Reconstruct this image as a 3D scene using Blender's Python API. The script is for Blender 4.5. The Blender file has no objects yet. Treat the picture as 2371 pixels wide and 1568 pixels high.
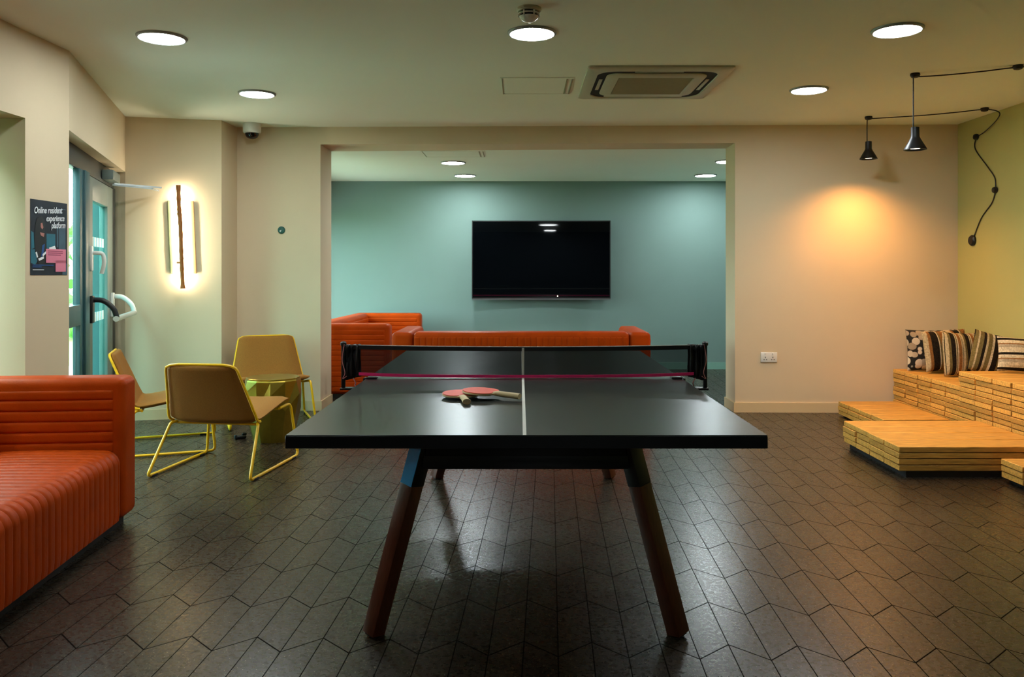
import bpy, bmesh, math, random
from math import sin, cos, pi, sqrt, atan2, radians
from mathutils import Vector, Matrix, Euler
random.seed(7)
C = bpy.context.scene.collection
F, VX, VY, H = 1887.0, 1204.0, 628.0, 1.278      # focal length and horizon of the photo, eye height

def S(r, g, b):
    f = lambda c: (c/255/12.92) if c/255 <= .04045 else ((c/255+.055)/1.055)**2.4
    return (f(r), f(g), f(b), 1)

# ---------------------------------------------------------------- materials
def newmat(name):
    m = bpy.data.materials.new(name); m.use_nodes = True
    nt = m.node_tree; nt.nodes.clear()
    out = nt.nodes.new('ShaderNodeOutputMaterial')
    return m, nt, out

def N(nt, t, **kw):
    n = nt.nodes.new(t)
    for k, v in kw.items(): setattr(n, k, v)
    return n

def sock(nt, inp, v):
    if hasattr(v, 'is_output') or isinstance(v, bpy.types.NodeSocket): nt.links.new(v, inp)
    else: inp.default_value = v

def M_(nt, op, a, b=None, c=None):
    n = N(nt, 'ShaderNodeMath', operation=op)
    for i, v in enumerate((a, b, c)):
        if v is not None: sock(nt, n.inputs[i], v)
    return n.outputs[0]

def mixc(nt, fac, a, b, blend='MIX'):
    n = N(nt, 'ShaderNodeMix', data_type='RGBA', blend_type=blend)
    sock(nt, n.inputs[0], fac); sock(nt, n.inputs[6], a); sock(nt, n.inputs[7], b)
    return n.outputs[2]

def pmat(name, col, rough=.5, metal=0.0, spec=.5, noise=None, bump=None, col2=None, coat=0.0, island=0.0, stretch=None):
    """principled paint; noise=(scale, amount) darkens/lightens, bump=(scale, strength)"""
    m, nt, out = newmat(name)
    p = N(nt, 'ShaderNodeBsdfPrincipled')
    nt.links.new(p.outputs[0], out.inputs[0])
    p.inputs['Roughness'].default_value = rough
    p.inputs['Metallic'].default_value = metal
    p.inputs['Specular IOR Level'].default_value = spec
    p.inputs['Coat Weight'].default_value = coat
    p.inputs['Coat Roughness'].default_value = .15
    tc = N(nt, 'ShaderNodeTexCoord')
    vec = tc.outputs['Object']
    if stretch:
        mp = N(nt, 'ShaderNodeMapping'); mp.inputs['Scale'].default_value = stretch
        nt.links.new(vec, mp.inputs[0]); vec = mp.outputs[0]
    color = None
    if noise:
        n = N(nt, 'ShaderNodeTexNoise'); n.inputs['Scale'].default_value = noise[0]; n.inputs['Detail'].default_value = 5
        nt.links.new(vec, n.inputs['Vector'])
        a = noise[1]
        c2 = col2 if col2 else tuple(max(0, c*(1-a)) for c in col[:3])+(1,)
        f = M_(nt, 'MULTIPLY_ADD', n.outputs[0], 2.2, -.6)
        cl = N(nt, 'ShaderNodeClamp'); nt.links.new(f, cl.inputs[0])
        color = mixc(nt, cl.outputs[0], c2, col)
    if island:
        g = N(nt, 'ShaderNodeNewGeometry')
        k = M_(nt, 'MULTIPLY_ADD', g.outputs['Random Per Island'], island*2, 1-island)
        hsv = N(nt, 'ShaderNodeHueSaturation')
        nt.links.new(k, hsv.inputs['Value']); sock(nt, hsv.inputs['Color'], color if color else col)
        color = hsv.outputs[0]
    sock(nt, p.inputs['Base Color'], color if color else col)
    if bump:
        n = N(nt, 'ShaderNodeTexNoise'); n.inputs['Scale'].default_value = bump[0]; n.inputs['Detail'].default_value = 4
        nt.links.new(vec, n.inputs['Vector'])
        b = N(nt, 'ShaderNodeBump'); b.inputs['Strength'].default_value = bump[1]; b.inputs['Distance'].default_value = .01
        nt.links.new(n.outputs[0], b.inputs['Height']); nt.links.new(b.outputs[0], p.inputs['Normal'])
    return m

def emat(name, col, strength):
    m, nt, out = newmat(name)
    e = N(nt, 'ShaderNodeEmission'); e.inputs[0].default_value = tuple(col[:3])+(1,); e.inputs[1].default_value = strength
    nt.links.new(e.outputs[0], out.inputs[0]); return m

def glassmat(name, tint, alpha):
    m, nt, out = newmat(name)
    t = N(nt, 'ShaderNodeBsdfTransparent'); t.inputs[0].default_value = tint
    g = N(nt, 'ShaderNodeBsdfGlossy'); g.inputs[1].default_value = .02
    mx = N(nt, 'ShaderNodeMixShader'); mx.inputs[0].default_value = alpha
    nt.links.new(t.outputs[0], mx.inputs[1]); nt.links.new(g.outputs[0], mx.inputs[2]); nt.links.new(mx.outputs[0], out.inputs[0])
    return m

def netmat(name, col, cover):
    m, nt, out = newmat(name)
    t = N(nt, 'ShaderNodeBsdfTransparent')
    p = N(nt, 'ShaderNodeBsdfPrincipled'); p.inputs['Base Color'].default_value = col; p.inputs['Roughness'].default_value = .7
    mx = N(nt, 'ShaderNodeMixShader'); mx.inputs[0].default_value = cover
    nt.links.new(t.outputs[0], mx.inputs[1]); nt.links.new(p.outputs[0], mx.inputs[2]); nt.links.new(mx.outputs[0], out.inputs[0])
    return m

def floormat():
    m, nt, out = newmat('chevron vinyl planks')
    p = N(nt, 'ShaderNodeBsdfPrincipled'); nt.links.new(p.outputs[0], out.inputs[0])
    tc = N(nt, 'ShaderNodeTexCoord')
    mp = N(nt, 'ShaderNodeMapping'); mp.vector_type = 'POINT'
    mp.inputs['Rotation'].default_value = (0, 0, .036)
    nt.links.new(tc.outputs['Object'], mp.inputs[0])
    sx = N(nt, 'ShaderNodeSeparateXYZ'); nt.links.new(mp.outputs[0], sx.inputs[0])
    Wd, Ln, Am = .1165, .357, .108
    u = M_(nt, 'DIVIDE', M_(nt, 'ADD', sx.outputs[0], FL_OX+20*Wd*2), Wd)
    half = M_(nt, 'FRACT', M_(nt, 'MULTIPLY', u, .5))
    tri = M_(nt, 'ABSOLUTE', M_(nt, 'MULTIPLY_ADD', half, 2.0, -1.0))      # 1 at even lines, 0 at odd lines
    v = M_(nt, 'DIVIDE', M_(nt, 'ADD', M_(nt, 'SUBTRACT', sx.outputs[1], M_(nt, 'MULTIPLY', tri, Am)), FL_OY+20*Ln), Ln)
    du = M_(nt, 'MULTIPLY', M_(nt, 'ABSOLUTE', M_(nt, 'SUBTRACT', M_(nt, 'FRACT', M_(nt, 'ADD', u, .5)), .5)), Wd)
    dv = M_(nt, 'MULTIPLY', M_(nt, 'ABSOLUTE', M_(nt, 'SUBTRACT', M_(nt, 'FRACT', M_(nt, 'ADD', v, .5)), .5)), Ln*.52)
    d = M_(nt, 'MINIMUM', du, dv)
    mr = N(nt, 'ShaderNodeMapRange'); mr.inputs[1].default_value = .0011; mr.inputs[2].default_value = .0032
    nt.links.new(d, mr.inputs[0])                                                # 0 in the joint, 1 on the plank
    cb = N(nt, 'ShaderNodeCombineXYZ'); nt.links.new(M_(nt, 'FLOOR', u), cb.inputs[0]); nt.links.new(M_(nt, 'FLOOR', v), cb.inputs[1])
    wn = N(nt, 'ShaderNodeTexWhiteNoise'); wn.noise_dimensions = '2D'; nt.links.new(cb.outputs[0], wn.inputs['Vector'])
    base = mixc(nt, wn.outputs[0], S(46, 37, 26), S(60, 48, 34))
    n1 = N(nt, 'ShaderNodeTexNoise'); n1.inputs['Scale'].default_value = 55; n1.inputs['Detail'].default_value = 6
    nt.links.new(tc.outputs['Object'], n1.inputs['Vector'])
    base = mixc(nt, M_(nt, 'MULTIPLY_ADD', n1.outputs[0], 1.6, -.45), base, S(28, 23, 16))
    vo = N(nt, 'ShaderNodeTexVoronoi'); vo.inputs['Scale'].default_value = 90
    nt.links.new(tc.outputs['Object'], vo.inputs['Vector'])
    sp = N(nt, 'ShaderNodeMapRange'); sp.inputs[1].default_value = .22; sp.inputs[2].default_value = .14
    nt.links.new(vo.outputs['Distance'], sp.inputs[0])
    sc = N(nt, 'ShaderNodeSeparateColor'); nt.links.new(vo.outputs['Color'], sc.inputs[0])
    spk = M_(nt, 'MULTIPLY', sp.outputs[0], M_(nt, 'GREATER_THAN', sc.outputs[0], .62))
    base = mixc(nt, M_(nt, 'MULTIPLY', spk, .55), base, S(165, 150, 122))
    col = mixc(nt, mr.outputs[0], S(14, 11, 8), base)
    nt.links.new(col, p.inputs['Base Color'])
    n2 = N(nt, 'ShaderNodeTexNoise'); n2.inputs['Scale'].default_value = 60; n2.inputs['Detail'].default_value = 5
    nt.links.new(tc.outputs['Object'], n2.inputs['Vector'])
    nt.links.new(M_(nt, 'MULTIPLY_ADD', n2.outputs[0], .20, .18), p.inputs['Roughness'])
    b = N(nt, 'ShaderNodeBump'); b.inputs['Strength'].default_value = .25; b.inputs['Distance'].default_value = .004
    nt.links.new(M_(nt, 'MULTIPLY', mr.outputs[0], .10), b.inputs['Height'])
    nt.links.new(b.outputs[0], p.inputs['Normal'])
    nt.links.new(M_(nt, 'MULTIPLY', mr.outputs[0], .42), p.inputs['Specular IOR Level'])
    return m

def stripemat(name, stops, freq, axis=0, phase=0.0, dash=True):
    """woven stripes across a cushion; stops = [(pos, colour), ...] of one repeat"""
    m, nt, out = newmat(name)
    p = N(nt, 'ShaderNodeBsdfPrincipled'); nt.links.new(p.outputs[0], out.inputs[0]); p.inputs['Roughness'].default_value = .9
    p.inputs['Specular IOR Level'].default_value = .15
    tc = N(nt, 'ShaderNodeTexCoord'); sx = N(nt, 'ShaderNodeSeparateXYZ'); nt.links.new(tc.outputs['Object'], sx.inputs[0])
    f = M_(nt, 'FRACT', M_(nt, 'MULTIPLY_ADD', sx.outputs[axis], freq, 10+phase))
    r = N(nt, 'ShaderNodeValToRGB'); cr = r.color_ramp; cr.interpolation = 'CONSTANT'
    while len(cr.elements) < len(stops): cr.elements.new(.5)
    for e, (pos, c) in zip(cr.elements, stops): e.position = pos; e.color = c
    nt.links.new(f, r.inputs[0])
    n = N(nt, 'ShaderNodeTexNoise'); n.inputs['Scale'].default_value = 90; nt.links.new(tc.outputs['Object'], n.inputs['Vector'])
    c = mixc(nt, M_(nt, 'MULTIPLY_ADD', n.outputs[0], 1.2, -.35), r.outputs[0], S(60, 45, 25))
    nt.links.new(c, p.inputs['Base Color'])
    b = N(nt, 'ShaderNodeBump'); b.inputs['Strength'].default_value = .3; nt.links.new(n.outputs[0], b.inputs['Height']); nt.links.new(b.outputs[0], p.inputs['Normal'])
    return m

def pebblemat():
    m, nt, out = newmat('pebble print cloth')
    p = N(nt, 'ShaderNodeBsdfPrincipled'); nt.links.new(p.outputs[0], out.inputs[0]); p.inputs['Roughness'].default_value = .9
    tc = N(nt, 'ShaderNodeTexCoord')
    vo = N(nt, 'ShaderNodeTexVoronoi'); vo.inputs['Scale'].default_value = 16; vo.inputs['Randomness'].default_value = .7
    vf = N(nt, 'ShaderNodeTexVoronoi'); vf.inputs['Scale'].default_value = 16; vf.inputs['Randomness'].default_value = .7
    for q in (vo, vf): nt.links.new(tc.outputs['Object'], q.inputs['Vector'])
    mr = N(nt, 'ShaderNodeMapRange'); mr.inputs[1].default_value = .60; mr.inputs[2].default_value = .54; nt.links.new(vo.outputs['Distance'], mr.inputs[0])
    sc = N(nt, 'ShaderNodeSeparateColor'); nt.links.new(vf.outputs['Color'], sc.inputs[0])
    stone = mixc(nt, sc.outputs[0], S(150, 130, 105), S(225, 208, 180))
    nt.links.new(mixc(nt, mr.outputs[0], S(22, 18, 14), stone), p.inputs['Base Color'])
    return m

# floor pattern phase (metres)
FL_OX, FL_OY = -0.612, 0.153

MT = {}
def build_materials():
    g = MT
    g['wall'] = pmat('beige wall paint', S(216, 197, 165), .75, spec=.2, noise=(2.2, .05), bump=(160, .04))
    g['wallr'] = pmat('ochre wall paint', S(180, 172, 106), .75, spec=.2, noise=(2.2, .05), bump=(160, .04))
    g['teal'] = pmat('grey green wall paint', S(116, 138, 132), .7, spec=.2, noise=(2.0, .05), bump=(160, .04))
    g['ceil'] = pmat('matt white ceiling paint', S(238, 243, 226), .8, spec=.15, noise=(1.5, .03))
    g['base'] = pmat('cream skirting paint', S(214, 190, 148), .5, spec=.3, noise=(4, .04))
    g['tealbase'] = pmat('green grey skirting paint', S(120, 160, 145), .5, noise=(4, .04))
    g['floor'] = floormat()
    g['leather'] = pmat('orange leather', S(180, 64, 9), .45, spec=.14, noise=(7, .22), bump=(120, .10))
    g['leather'].node_tree.nodes['Principled BSDF'].inputs['Specular Tint'].default_value = (1, .55, .3, 1)
    g['black'] = pmat('black metal', S(14, 15, 17), .38, spec=.5, noise=(30, .15))
    g['shade'] = pmat('matt black shade', S(13, 14, 17), .42, spec=.35, noise=(30, .15))
    g['blackpl'] = pmat('black plastic', S(16, 17, 18), .5, noise=(30, .15))
    g['dark'] = pmat('black and recess shade', S(10, 10, 10), .8)  # flat black; stands for shade in gaps and recesses, also colours the foot pads
    g['top'] = pmat('dark matt table surface', S(34, 38, 34), .30, spec=.48, noise=(20, .10), bump=(300, .02))
    g['topedge'] = pmat('black table edging', S(8, 11, 15), .35)
    g['line'] = pmat('white line paint', S(225, 222, 210), .5, noise=(20, .05))
    g['walnut'] = pmat('dark red brown wood', S(92, 44, 22), .38, noise=(6, .45), stretch=(22, 22, 1.5), bump=(14, .08))
    g['blue'] = pmat('blue of reflected daylight', S(0, 178, 250), .35, noise=(20, .05))  # daylight reflection put into colour, for one black leg bracket
    g['net'] = netmat('black net cloth', S(8, 10, 11), .80)
    g['netband'] = pmat('black net tape', S(14, 15, 16), .6, noise=(40, .2))
    g['pink'] = pmat('pink net tape', S(255, 44, 128), .5, noise=(40, .1))
    g['cord'] = pmat('pale pink cord', S(225, 150, 150), .7, noise=(60, .2))
    g['rubber'] = pmat('red rubber', S(236, 72, 34), .5, noise=(60, .08))
    g['rubberb'] = pmat('black rubber', S(18, 18, 18), .5)
    g['ply'] = pmat('pale plywood', S(226, 200, 150), .5, noise=(30, .15), stretch=(1, 8, 1))
    g['fabric'] = pmat('tan upholstery', S(150, 100, 40), .85, spec=.2, noise=(180, .22), bump=(260, .15))
    g['yellow'] = pmat('yellow powder coat', S(240, 186, 8), .35, noise=(30, .08))
    g['gold'] = pmat('brushed gold metal', S(176, 150, 58), .28, metal=.9, noise=(25, .15))
    g['pine'] = pmat('pine boards', S(228, 170, 80), .55, spec=.3, noise=(3.2, .48), island=.28, stretch=(3, 26, 26), bump=(8, .10))
    g['plinth'] = pmat('black plinth', S(26, 28, 30), .6, noise=(20, .2))
    g['white'] = pmat('white plastic', S(226, 226, 220), .4, noise=(30, .04))
    g['whitegrey'] = pmat('off white plastic', S(190, 186, 160), .45, noise=(30, .05))
    g['slat'] = pmat('grey grille plastic', S(150, 146, 112), .55, noise=(30, .06))
    g['trimring'] = pmat('grey trim ring', S(150, 156, 156), .4, noise=(30, .05))
    g['down'] = emat('cool lamp diffuser', (.88, .97, 1.0), 158)
    g['dimdown'] = emat('cool lamp diffuser on a dimmer', (.88, .97, 1.0), 78)
    g['middown'] = emat('cool lamp diffuser half way up', (.88, .97, 1.0), 120)
    g['alcdown'] = emat('cool alcove lamp diffuser', (.86, .96, 1.0), 170)
    g['bulb'] = emat('warm pendant bulb', (1.0, .82, .6), 5)
    g['led'] = emat('warm led strip', (1.0, .90, .68), 190)
    g['stand'] = emat('standby led', (1, .8, .6), 3)
    g['screen'] = pmat('black glossy screen', S(4, 6, 8), .02, spec=.6, noise=(3, .1))
    g['grey'] = pmat('grey metal', S(120, 124, 126), .35, metal=.7, noise=(30, .08))
    g['chrome'] = pmat('silver metal', S(205, 212, 214), .25, metal=.6, noise=(30, .06))
    g['frame'] = pmat('teal grey door frame', S(38, 84, 92), .4, noise=(10, .08))
    g['backdrop'] = pmat('teal grey added backdrop', S(62, 98, 100), .6, noise=(8, .1))
    g['navy'] = pmat('dark navy wall paint', S(30, 40, 52), .7, noise=(2, .1))
    g['framed'] = pmat('dark grey door frame', S(44, 48, 48), .45, noise=(10, .08))
    g['framel'] = pmat('mid grey aluminium', S(112, 124, 118), .4, noise=(10, .08))
    g['glass'] = glassmat('clear glass', (.97, .99, .99, 1), .04)
    g['glassc'] = glassmat('cyan tinted door glass', (.55, .80, .80, 1), .08)
    g['dots'] = pmat('frosted film', S(225, 235, 235), .6, noise=(30, .05))
    g['wood'] = pmat('stained stick', S(168, 98, 30), .5, noise=(9, .4), stretch=(20, 20, 3))
    g['barl'] = pmat('sage bar', S(150, 160, 120), .6, noise=(10, .1))
    g['barr'] = pmat('tan bar', S(186, 148, 96), .6, noise=(10, .1))
    g['green'] = pmat('dark green plastic', S(45, 92, 84), .3, noise=(40, .1))
    g['postr'] = pmat('navy poster print', S(8, 30, 46), .6, noise=(14, .5), col2=S(3, 12, 20))
    g['postt'] = pmat('teal poster print', S(28, 110, 130), .45, noise=(14, .3))
    g['postg'] = pmat('slate poster print', S(62, 92, 108), .45, noise=(14, .3))
    g['postk'] = pmat('black poster print', S(6, 10, 14), .45, noise=(14, .3))
    g['postb'] = pmat('blue poster print', S(20, 82, 150), .45, noise=(14, .3))
    g['postp'] = pmat('pink poster print', S(226, 128, 152), .5, noise=(14, .06))
    g['postd'] = pmat('plum poster print', S(150, 62, 92), .5)
    g['posts'] = pmat('skin tone poster print', S(170, 110, 100), .5)
    g['postw'] = pmat('white poster print', S(235, 240, 242), .5, noise=(30, .04))
    g['leaf'] = pmat('green leaves', S(112, 170, 60), .6, noise=(6, .5), col2=S(50, 110, 60), island=.35)
    g['grass'] = pmat('lawn', S(120, 160, 70), .9, noise=(3, .3))
    g['paving'] = pmat('pale paving', S(200, 200, 190), .8, noise=(3, .1))
    k, c1, c2, c3, c4 = S(14, 12, 12), S(205, 182, 140), S(150, 100, 50), S(226, 206, 170), S(120, 104, 60)
    g['st1'] = stripemat('black tan stripe cloth', [(0, k), (.24, c3), (.28, c4), (.34, c2), (.52, c1), (.62, c4), (.68, k), (.72, c1), (.90, c2)], 4.6, 0, .667)
    g['st2'] = stripemat('black brown stripe cloth', [(0, k), (.25, c1), (.3, c4), (.36, c3), (.42, c2), (.62, c1), (.68, k), (.71, c1), (.86, c4)], 8.4, 0, .13)
    g['st3'] = stripemat('olive stripe cloth', [(0, k), (.22, c4), (.34, c1), (.4, c4), (.55, k), (.66, c1), (.74, c4), (.9, c3)], 5.6, 0, .1)
    g['st4'] = stripemat('cream band cloth', [(0, k), (.16, c3), (.5, S(186, 168, 140)), (.7, c2), (.78, c3)], 9.0, 2, .1)
    g['peb'] = pebblemat()
    g['pipe'] = pmat('black piping cloth', S(18, 16, 14), .8)

# ---------------------------------------------------------------- mesh helpers
def box(bm, c, s, rot=None, bev=0, seg=2):
    r = bmesh.ops.create_cube(bm, size=1)
    vs = r['verts']
    M = Matrix.Translation(Vector(c)) @ (rot.to_matrix().to_4x4() if rot else Matrix()) @ Matrix.Diagonal((s[0], s[1], s[2], 1))
    bmesh.ops.transform(bm, matrix=M, verts=vs)
    if bev:
        es = list({e for v in vs for e in v.link_edges})
        bmesh.ops.bevel(bm, geom=es, offset=bev, segments=seg, affect='EDGES', profile=.5, clamp_overlap=True)

def prism(bm, poly, z0, z1):
    b = [bm.verts.new((x, y, z0)) for x, y in poly]; t = [bm.verts.new((x, y, z1)) for x, y in poly]
    n = len(poly)
    area = sum(poly[i][0]*poly[(i+1) % n][1]-poly[(i+1) % n][0]*poly[i][1] for i in range(n))
    if area < 0: b.reverse(); t.reverse()
    bm.faces.new(t); bm.faces.new(list(reversed(b)))
    for i in range(n):
        j = (i+1) % n
        bm.faces.new((b[i], b[j], t[j], t[i]))

def lathe(bm, prof, n=32, c=(0, 0, 0), cap0=True, cap1=True):
    rings = []
    for r, z in prof:
        rings.append([bm.verts.new((c[0]+r*cos(2*pi*i/n), c[1]+r*sin(2*pi*i/n), c[2]+z)) for i in range(n)])
    for a, b in zip(rings, rings[1:]):
        for i in range(n):
            j = (i+1) % n
            bm.faces.new((a[i], a[j], b[j], b[i]))
    if cap0: bm.faces.new(list(reversed(rings[0])))
    if cap1: bm.faces.new(rings[-1])

def tube(bm, pts, r, n=10, closed=False):
    pts = [Vector(p) for p in pts]
    m = len(pts)
    T = []
    for i in range(m):
        if closed: d = pts[(i+1) % m]-pts[i-1]
        else: d = pts[min(i+1, m-1)]-pts[max(i-1, 0)]
        T.append(d.normalized())
    up = Vector((0, 0, 1)) if abs(T[0].z) < .9 else Vector((1, 0, 0))
    nrm = T[0].cross(up).normalized()
    rings = []
    for i in range(m):
        nrm = (nrm-T[i]*nrm.dot(T[i])).normalized()
        bi = T[i].cross(nrm)
        rr = r[i] if isinstance(r, (list, tuple)) else r
        rings.append([bm.verts.new(pts[i]+rr*(cos(2*pi*k/n)*nrm+sin(2*pi*k/n)*bi)) for k in range(n)])
    prs = list(zip(rings, rings[1:]))
    if closed: prs.append((rings[-1], rings[0]))
    for a, b in prs:
        for k in range(n):
            j = (k+1) % n
            bm.faces.new((a[k], a[j], b[j], b[k]))
    if not closed:
        bm.faces.new(list(reversed(rings[0]))); bm.faces.new(rings[-1])

def fillet(pts, r, n=6):
    pts = [Vector(p) for p in pts]; out = [pts[0]]
    for i in range(1, len(pts)-1):
        p = pts[i]; a = pts[i-1]-p; b = pts[i+1]-p
        ra = min(r, a.length*.45, b.length*.45)
        A, B = p+a.normalized()*ra, p+b.normalized()*ra
        for k in range(n+1):
            t = k/n; out.append(A*(1-t)**2+p*2*t*(1-t)+B*t*t)
    out.append(pts[-1]); return out

def spline(pts, n=10):
    P = [Vector(p) for p in pts]; out = []
    for i in range(len(P)-1):
        p0, p1, p2, p3 = P[max(i-1, 0)], P[i], P[i+1], P[min(i+2, len(P)-1)]
        for k in range(n):
            t = k/n
            out.append(.5*((2*p1)+(p2-p0)*t+(2*p0-5*p1+4*p2-p3)*t*t+(3*p1-p0-3*p2+p3)*t**3))
    out.append(P[-1]); return out

def bar(bm, a, b, w, h, bev=0, twist=0.0):
    """square bar between two points"""
    a, b = Vector(a), Vector(b); d = b-a
    q = d.to_track_quat('Z', 'Y').to_matrix().to_4x4() @ Matrix.Rotation(twist, 4, 'Z')
    M = Matrix.Translation((a+b)/2) @ q @ Matrix.Diagonal((w, h, d.length, 1))
    r = bmesh.ops.create_cube(bm, size=1); vs = r['verts']
    bmesh.ops.transform(bm, matrix=M, verts=vs)
    if bev: bmesh.ops.bevel(bm, geom=list({e for v in vs for e in v.link_edges}), offset=bev, segments=2, affect='EDGES', profile=.5)

def grid(bm, fn, nu, nv, closeu=False):
    g = [[bm.verts.new(fn(i/nu, j/nv)) for j in range(nv+1)] for i in range(nu+1)]
    for i in range(nu):
        for j in range(nv):
            bm.faces.new((g[i][j], g[i+1][j], g[i+1][j+1], g[i][j+1]))
    return g

def obj(name, bm, m, parent=None, smooth=True, ang=38, label=None):
    me = bpy.data.meshes.new(name)
    bmesh.ops.recalc_face_normals(bm, faces=bm.faces)
    bm.to_mesh(me); bm.free()
    me.materials.append(MT[m] if isinstance(m, str) else m)
    if smooth:
        for p in me.polygons: p.use_smooth = True
        me.set_sharp_from_angle(angle=radians(ang))
    o = bpy.data.objects.new(name, me); C.objects.link(o)
    if parent: o.parent = parent
    if label: o['label'] = label
    return o

def tag(o, label, cat, group=None, kind=None):
    o['label'] = label; o['category'] = cat
    if group: o['group'] = group
    if kind: o['kind'] = kind
    return o

def thing(name, label, cat, loc=(0, 0, 0), rotz=0, group=None):
    o = bpy.data.objects.new(name, None); C.objects.link(o)
    o.location = loc; o.rotation_euler = (0, 0, rotz); o.empty_display_size = .1
    return tag(o, label, cat, group)

def struct(name, bm, m, parent=None, smooth=False):
    o = obj(name, bm, m, parent, smooth)
    if not parent: o['kind'] = 'structure'
    return o

def dup(root, loc, rotz, label, group=None):
    r = root.copy(); C.objects.link(r); r.location = loc; r.rotation_euler = (0, 0, rotz); r['label'] = label
    if group: r['group'] = group
    def rec(src, dst):
        for ch in list(src.children):
            if ch.name in seen: continue
            c = ch.copy(); C.objects.link(c); c.parent = dst; c.matrix_parent_inverse = ch.matrix_parent_inverse.copy()
            seen.add(c.name); rec(ch, c)
    seen = set(); rec(root, r)
    return r

BM = bmesh.new

# ---------------------------------------------------------------- the setting
P2, P3, P4, P5 = (-2.705, 4.889), (-3.374, 6.966), (-2.615, 7.14), (-2.60, 7.49)
dW = Vector((P3[0]-P2[0], P3[1]-P2[1])).normalized()
nW = Vector((-dW.y, dW.x))                                     # away from the room
if nW.x > 0: nW = -nW
ZC, ZA, ZL = 2.60, 2.452, 2.44
TVY = 10.63

def off(p, s, n): return (p[0]+dW.x*s+nW.x*n, p[1]+dW.y*s+nW.y*n)

def build_setting():
    b = BM(); box(b, (.3, 2.1, -.05), (8.4, 17.6, .1)); struct('floor', b, 'floor')
    b = BM(); prism(b, [(-3.0, -6.6), (4.1, -6.6), (4.1, 7.5), (-2.6, 7.6), (-3.75, 7.3), off(P3, .1, .24), off(P2, 0, .24), (-3.0, 4.7)], ZC, ZC+.15)
    struct('ceiling', b, 'ceil')
    b = BM(); prism(b, [(-2.9, 7.82), (-1.829, 7.86), (1.949, 7.68), (2.95, 7.68), (2.95, 10.8), (-2.9, 10.8)], ZA, ZC+.15)
    struct('ceiling_alcove', b, 'ceil')
    b = BM()                                                        # left wall: column, head over the window, length near the camera
    prism(b, [(-2.72, 4.48), P2, off(P2, 0, .24), (-3.05, 4.70), (-3.05, 4.48)], 0, ZC)
    prism(b, [(-2.75, -6.6), (-2.72, 4.48), (-3.05, 4.48), (-3.05, -6.6)], 2.12, ZC)
    prism(b, [(-2.95, -6.6), (-2.95, 3.2), (-3.05, 3.2), (-3.05, -6.6)], 0, 2.12)
    struct('wall_left', b, 'wall')
    b = BM(); prism(b, [P2, P3, off(P3, .06, .24), off(P2, 0, .24)], 2.125, ZC); struct('wall_door', b, 'wall')
    b = BM(); prism(b, [off(P3, .05, .10), P3, P4, P5, (-2.6, 7.75), (-3.25, 7.75)], 0, ZC); struct('wall_corner', b, 'wall')
    b = BM(); prism(b, [off(P3, .02, .11), off(P3, .14, .11), off(P3, .14, .30), off(P3, .02, .30)], 0, ZC); struct('backdrop_outside', b, 'backdrop')  # added pilaster behind the door glass, dims the bright outdoors seen through it
    b = BM()
    prism(b, [(-2.75, 7.493), (-1.829, 7.472), (-1.829, 7.90), (-2.95, 7.92)], 0, ZC)
    prism(b, [(1.949, 7.385), (4.05, 7.338), (4.05, 7.70), (1.949, 7.72)], 0, ZC)
    prism(b, [(-1.829, 7.472), (1.949, 7.385), (1.949, 7.72), (-1.829, 7.90)], ZL, ZC)
    struct('wall_back', b, 'wall')
    b = BM(); box(b, (3.943+.075, .4, ZC/2), (.15, 14.0, ZC)); struct('wall_right', b, 'wallr')
    b = BM(); box(b, (.5, -6.55, ZC/2), (7.2, .1, ZC)); struct('wall_front', b, 'navy')
    b = BM(); box(b, (0, TVY+.075, ZC/2), (5.9, .15, ZC)); struct('wall_alcove_back', b, 'teal')
    b = BM(); box(b, (2.8+.075, 9.15, ZC/2), (.15, 3.1, ZC)); struct('wall_alcove_right', b, 'teal')
    b = BM()
    box(b, (-2.825, 8.08, ZC/2), (.15, .44, ZC)); box(b, (-2.825, 10.52, ZC/2), (.15, .26, ZC))
    box(b, (-2.825, 9.345, 2.25), (.15, 2.09, .5)); box(b, (-2.825, 9.345, .2), (.15, 2.09, .4))
    struct('wall_alcove_left', b, 'teal')
    # skirting boards
    def skirt(name, runs, m='base', h=.088, t=.014):
        b = BM()
        for (x0, y0), (x1, y1) in runs:
            d = Vector((x1-x0, y1-y0)).normalized(); n = Vector((d.y, -d.x))*t
            prism(b, [(x0, y0), (x1, y1), (x1+n.x, y1+n.y), (x0+n.x, y0+n.y)], 0, h)
        struct(name, b, m)
    skirt('baseboard_back', [((-2.6, 7.49), (-1.815, 7.4717)), ((1.935, 7.3853), (3.943, 7.34))])
    skirt('baseboard_corner', [((-3.37, 6.967), (-2.615, 7.14)), ((-2.615, 7.126), (-2.60, 7.49))])
    skirt('baseboard_opening', [((-1.829, 7.458), (-1.829, 7.90)), ((1.949, 7.72), (1.949, 7.371))])
    skirt('baseboard_alcove', [((-2.74, TVY), (2.8, TVY)), ((2.8, TVY), (2.8, 7.73))], 'tealbase')
    # windows (daylight): a tall one in the left recess, one in the alcove
    def window(name, x, y0, y1, z0, z1, nm):
        b = BM(); t = .06
        for yy in [y0+t/2+(y1-y0-t)*k/nm for k in range(nm+1)]: box(b, (x, yy, (z0+z1)/2), (.06, t, z1-z0))
        for zz in (z0+t/2, z1-t/2): box(b, (x, (y0+y1)/2, zz), (.06, y1-y0, t))
        w = struct(name, b, 'framed')
        b = BM(); box(b, (x, (y0+y1)/2, (z0+z1)/2), (.012, y1-y0-.04, z1-z0-.04)); obj('window_pane', b, 'glass', w, False)
    window('window_1', -3.0, 3.2, 4.48, 0.0, 2.12, 1)
    window('window_2', -2.84, 8.3, 10.39, .4, 2.0, 2)
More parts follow.
